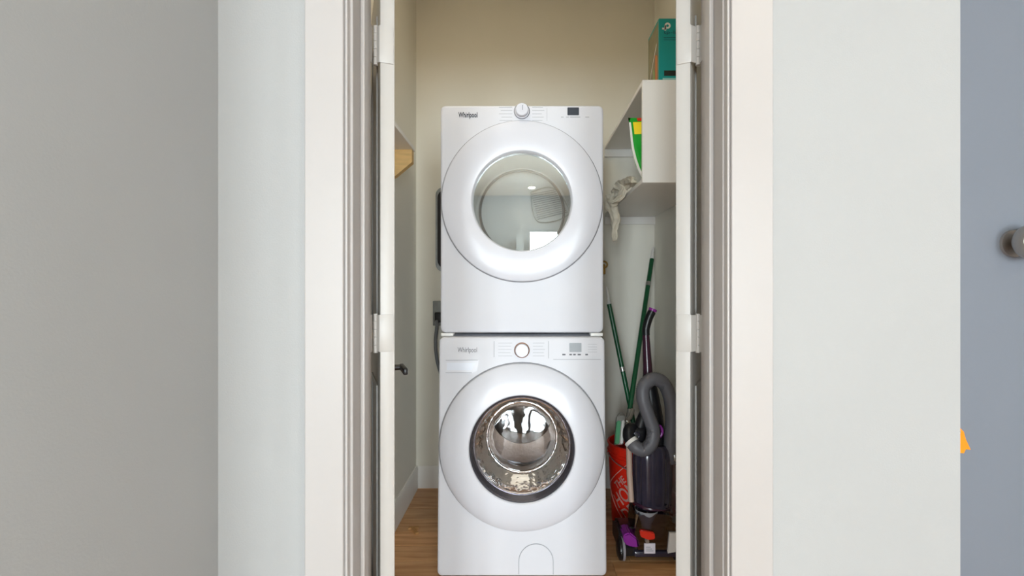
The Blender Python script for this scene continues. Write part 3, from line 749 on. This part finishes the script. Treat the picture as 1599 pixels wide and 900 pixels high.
m2 = root('green_broomstick', 'shorter green-handled stick leaning left towards the dryer', 'stick')
q1, qm = at(951, 475, 2.60), at(985, 640, 2.55)
q0 = qm+(qm-q1)*((qm.z-0.02)/(q1.z-qm.z))
handle_parts(m2, q0, q1, at(947, 448, 2.61), 0.0125, 0.62+0.06)

# ------------------------------------------------------------------ upright vacuum cleaner
V = root('vacuum_cleaner', 'black upright vacuum cleaner with a looped grey hose and purple trim', 'vacuum cleaner')
# foot
bm = prism(NB(), [(2.075, 0.022), (2.075, 0.075), (2.12, 0.125), (2.20, 0.13), (2.275, 0.10), (2.275, 0.022)], 'x', 0.425, 0.675)
bmesh.ops.bevel(bm, geom=list(bm.edges), offset=0.012, segments=2, affect='EDGES'); obj('foot', bm, M_black, V)
for cx in (0.432, 0.672):
    wz, wy = 0.048, 2.10
    wl = obj('wheel', lathe(NB(), [(0.0, cx-0.017), (0.030, cx-0.017), (0.046, cx-0.010), (0.048, cx), (0.046, cx+0.010), (0.030, cx+0.016), (0.0, cx+0.016)], (0, wy, wz), 'x', 32), M_black, V)
    bmh = lathe(NB(), [(0.0475, cx+0.001), (0.0485, cx+0.002), (0.0485, cx+0.011), (0.0465, cx+0.012)], (0, wy, wz), 'x', 32)
    obj('tyre', bmh, mat('pale_grey_tyre', (150, 146, 152), 0.5), wl)
bm = prism(NB(), [(0.440, 0.085), (0.435, 0.125), (0.462, 0.135), (0.500, 0.105), (0.508, 0.070), (0.470, 0.072)], 'y', 2.062, 2.15)
bmesh.ops.bevel(bm, geom=list(bm.edges), offset=0.006, segments=2, affect='EDGES'); obj('wheel_cover', bm, M_purple, V)['label'] = 'purple plastic cover'
# clear bin
ob = [(0.485, 0.05), (0.668, 0.05), (0.672, 0.12), (0.664, 0.215), (0.615, 0.225), (0.540, 0.205), (0.492, 0.222), (0.484, 0.14)]
bm = prism(NB(), ob, 'y', 2.062, 2.21); bmesh.ops.bevel(bm, geom=list(bm.edges), offset=0.012, segments=2, affect='EDGES')
bn = obj('dust_bin', bm, M_smoke, V); bn['label'] = 'smoky clear dust bin'
obj('bin_base', box(NB(), 0.480, 0.672, 2.058, 2.21, 0.030, 0.056, 0.008), M_navy, V)
obj('bin_core', lathe(NB(), [(0.05, 0.056), (0.052, 0.12), (0.062, 0.20), (0.062, 0.24)], (0.59, 2.14, 0), 'z', 24), M_navy, V)
bm = prism(NB(), [(0.503, 0.150), (0.520, 0.148), (0.566, 0.138), (0.568, 0.112), (0.540, 0.108), (0.506, 0.122)], 'y', 2.050, 2.07)
bmesh.ops.bevel(bm, geom=list(bm.edges), offset=0.004, segments=2, affect='EDGES'); obj('release_tab', bm, M_red, V)['label'] = 'red release tab'
obj('bin_funnel', lathe(NB(), [(0.020, 0.120), (0.024, 0.16), (0.050, 0.215), (0.052, 0.222)], (0.545, 2.105, 0), 'z', 24), mat('pale_grey_plastic', (150, 152, 158), 0.3), V)
obj('release_pin', lathe(NB(), [(0.0, 2.052), (0.008, 2.052), (0.009, 2.066)], (0.535, 0, 0.102), 'y', 16), M_silver, V)
lb = obj('rating_label', box(NB(), 0.523, 0.570, 2.0580, 2.063, 0.036+0.010, 0.036+0.055), M_label, V)
for k in range(3): obj('label_print', box(NB(), 0.530, 0.562-0.006*k, 2.0574, 2.0585, 0.058+0.008*k, 0.061+0.008*k), M_printg, lb)
obj('white_clip', prism(NB(), [(0.622, 0.052), (0.655, 0.058), (0.660, 0.138), (0.630, 0.138)], 'y', 2.052, 2.066), M_whitep, V)
# dust cup body with vertical flutes
N = 72; bm = NB(); rings = []
for (zz, sx, sy) in ((0.205, 0.068, 0.060), (0.215, 0.078, 0.068), (0.30, 0.083, 0.072), (0.42, 0.085, 0.074), (0.475, 0.082, 0.070), (0.492, 0.068, 0.058)):
    rg = []
    for k in range(N):
        a = 2*PI*k/N; fl = 1+0.03*(1 if (k//3) % 2 else -1)*(1 if 0.21 < zz < 0.48 else 0)
        rg.append(bm.verts.new((0.582+sx*fl*math.cos(a), 2.15+sy*fl*math.sin(a), zz)))
    rings.append(rg)
for A, B in zip(rings, rings[1:]):
    for k in range(N): bm.faces.new((A[k], A[(k+1) % N], B[(k+1) % N], B[k]))
bm.faces.new(rings[0]); bm.faces.new(rings[-1]); obj('dust_cup', bm, M_navy, V)
bm = NB(); torus(bm, (0, 0, 0), 0.080, 0.008, 'z', 40)
for v_ in bm.verts: v_.co = Vector((0.582+v_.co.x, 2.15+v_.co.y*0.86, 0.222+v_.co.z-0.10*v_.co.x))
obj('cup_band', bm, M_aub, V)
# motor spine above the cup
pth = [Vector((0.592, 2.17, 0.47)), Vector((0.592, 2.18, 0.56)), Vector((0.588, 2.19, 0.66)), Vector((0.580, 2.20, 0.75)), Vector((0.577, 2.205, 0.79))]
obj('spine', tube(NB(), spline(pth, 6), [0.060-0.038*i/24 for i in range(25)], 20), M_black, V)
# handle
hpth = spline([at(1012, 592, 2.205), at(1011, 570, 2.21), at(1009.5, 540, 2.215), at(1009, 514, 2.22), at(1014, 498, 2.22), at(1018.5, 486, 2.22)], 8)
obj('handle', tube(NB(), hpth, [0.024-0.010*min(1, i/26) for i in range(len(hpth))], 16), M_aub, V)
gp = spline([at(1009, 524, 2.218), at(1009, 513, 2.221), at(1013, 498, 2.221), at(1018, 487, 2.221)], 6)
obj('hand_grip', tube(NB(), gp, [0.0168+0.002*i/18 for i in range(19)], 16), M_black, V)
e = at(1018.5, 486, 2.221); e2 = at(1020, 482.5, 2.221); obj('handle_cap', tube(NB(), [e, e2], 0.0195, 16), M_purple, V)
# corrugated hose: S-loop in front, arch over the top, down the right side
hp = spline([at(986, 690, 2.085), at(992, 698, 2.07), at(1005, 703, 2.065), at(1017, 692, 2.07), at(1020, 672, 2.08), at(1012, 648, 2.085), at(1004, 622, 2.09), at(1006, 603, 2.10),
             at(1020, 592, 2.11), at(1036, 599, 2.12), at(1046, 622, 2.12), at(1049, 652, 2.12), at(1047, 690, 2.12), at(1045, 722, 2.13)], 24)
L = [0.0]
for a, b in zip(hp, hp[1:]): L.append(L[-1]+(b-a).length)
step = 0.0035; ns = int(L[-1]/step); rp = []; j = 0
for k in range(ns+1):
    s_ = k*step
    while j < len(L)-2 and L[j+1] < s_: j += 1
    rp.append(hp[j].lerp(hp[j+1], min(1, max(0, (s_-L[j])/max(1e-9, L[j+1]-L[j])))))
obj('hose', tube(NB(), rp, [0.0275 if k % 2 else 0.0300 for k in range(len(rp))], 18), M_hose, V, 80)['label'] = 'thick grey corrugated hose'
obj('hose_cuff', tube(NB(), [at(984.5, 688.5, 2.087), at(988, 693, 2.079)], 0.0305, 20), M_whitep, V)
obj('hose_port', tube(NB(), spline([at(985, 689, 2.087), at(982, 680, 2.10), at(985, 670, 2.115), Vector((0.53, 2.15, 0.54))], 5), 0.027, 18), M_black, V)
# black brush tool clipped to the side
bm = NB(); box(bm, 0.470, 0.540, 2.09, 2.165, 0.47, 0.575, 0.02, 3)
for v_ in bm.verts: v_.co.x += 0.10*(v_.co.z-0.52)
obj('brush_tool', bm, M_black, V)
bm = NB(); torus(bm, (0.497, 2.088, 0.545), 0.012, 0.004, 'y', 24); obj('tool_ring', bm, M_navy, V)
obj('tool_neck', tube(NB(), [Vector((0.52, 2.13, 0.56)), Vector((0.545, 2.14, 0.63))], [0.03, 0.022], 16), M_black, V)
lp = [at(1025, 668, 2.115), at(1031, 666, 2.115), at(1034, 674, 2.115), at(1031, 682, 2.115), at(1025, 681, 2.115)]
obj('cord_hook', tube(NB(), spline(lp, 6), 0.006, 10), M_purple, V)['label'] = 'purple cord hook'
obj('accessory_wand', tube(NB(), [at(982, 694, 2.14), at(983, 740, 2.14), at(986, 784, 2.12)], [0.013, 0.013, 0.012], 14), M_tan, V)['label'] = 'tan accessory wand'
obj('side_latch', box(NB(), 0.655, 0.668, 2.075, 2.10, 0.435, 0.465, 0.004), M_silver, V)

# ------------------------------------------------------------------ floor scrap
bm = NB(); c = at(646, 825, 2.37)
for (dx, dy, l, a) in ((0, 0, 0.05, 0.1), (0.012, -0.03, 0.06, -1.0)):
    bb = NB(); box(bb, -l/2, l/2, -0.008, 0.008, 0.0005, 0.004)
    for v_ in bb.verts:
        v_.co.z += 0.010*abs(v_.co.x/l) if v_.co.z > 0.002 else 0
        v_.co = Matrix.Rotation(a, 4, 'Z') @ v_.co + Vector((c.x+dx, c.y+dy, 0))
    tmp = bpy.data.meshes.new('t'); bb.to_mesh(tmp); bb.free(); bm.from_mesh(tmp); bpy.data.meshes.remove(tmp)
tag(obj('paper_scrap', bm, M_scrap), 'small tan scrap lying on the wood floor left of the washer', 'scrap')

# ------------------------------------------------------------------ right edge: knob and orange pennant on the blue-grey wall
k = root('round_wall_fixture', 'round satin metal fixture on the blue-grey wall at the right edge', 'wall fixture')
c = at(1605, 378, YBLUE-0.05)
obj('rose', lathe(NB(), [(0.0, YBLUE), (0.040, YBLUE), (0.038, YBLUE-0.006), (0.014, YBLUE-0.009), (0.014, YBLUE-0.03)], (c.x+0.01, 0, c.z), 'y', 40), M_nickel, k)
obj('ball', lathe(NB(), [(0.014, YBLUE-0.022), (0.034, YBLUE-0.028), (0.047, YBLUE-0.042), (0.049, YBLUE-0.055), (0.042, YBLUE-0.070), (0.024, YBLUE-0.079), (0.0, YBLUE-0.081)], (c.x+0.01, 0, c.z), 'y', 48), M_nickel, k)
pc = at(1500, 690, YBLUE-0.004)
op = root('orange_pennant', 'small orange pennant peeking from behind the right wall corner', 'pennant')
pts = [(pc.x-0.02, pc.z+0.055), (pc.x+0.004, pc.z+0.030), (pc.x+0.010, pc.z+0.008), (pc.x+0.024, pc.z-0.022), (pc.x+0.010, pc.z-0.020), (pc.x+0.004, pc.z-0.032), (pc.x-0.02, pc.z-0.03)]
obj('cloth', prism(NB(), pts, 'y', YBLUE-0.010, YBLUE-0.002), M_orangef, op)
obj('pin', lathe(NB(), [(0.0, YBLUE-0.016), (0.004, YBLUE-0.014), (0.004, YBLUE)], (pc.x-0.012, 0, pc.z+0.03), 'y', 12), M_nickel, op)

# ------------------------------------------------------------------ recessed ceiling lights of the room
M_lens = mat('lamp_lens', (255, 226, 190), 0.5, emit=6.0)
for i, (lx, ly) in enumerate(((0.17, -4.3), (1.55, -0.9))):
    d = root('ceiling_downlight', ['recessed round ceiling downlight straight behind the camera', 'recessed round ceiling downlight over the right of the hall'][i], 'ceiling light', 'hall ceiling downlights')
    obj('trim_ring', lathe(NB(), [(0.085, CEIL), (0.083, CEIL-0.006), (0.065, CEIL-0.004), (0.062, CEIL)], (lx, ly, 0), 'z', 40), M_trim_dim, d)
    obj('lens', lathe(NB(), [(0.062, CEIL-0.002), (0.0, CEIL-0.003)], (lx, ly, 0), 'z', 40), M_lens, d)
    a = area_light('downlight_glow', (lx, ly, CEIL-0.012), (0, 0, 0), 0.11, 0.11, 9.0, (1.0, 0.84, 0.66), 'DISK')

d = root('closet_fill_light', 'round fill light added on the closet ceiling, out of view', 'ceiling light')  # added lamp, unseen, to brighten the closet and warm its upper wall
lx, ly = -0.30, 1.60
obj('base_ring', lathe(NB(), [(0.15, CEIL), (0.15, CEIL-0.02), (0.14, CEIL-0.025), (0.13, CEIL-0.02)], (lx, ly, 0), 'z', 48), M_trim_dim, d)
obj('diffuser', lathe(NB(), [(0.135, CEIL-0.02), (0.125, CEIL-0.04), (0.07, CEIL-0.05), (0.0, CEIL-0.052)], (lx, ly, 0), 'z', 48), M_lens, d)
area_light('closet_fill_glow', (lx, ly, CEIL-0.06), (0, 0, 0), 0.26, 0.26, CLOSET_POWER, (1.0, 0.88, 0.66), 'DISK')
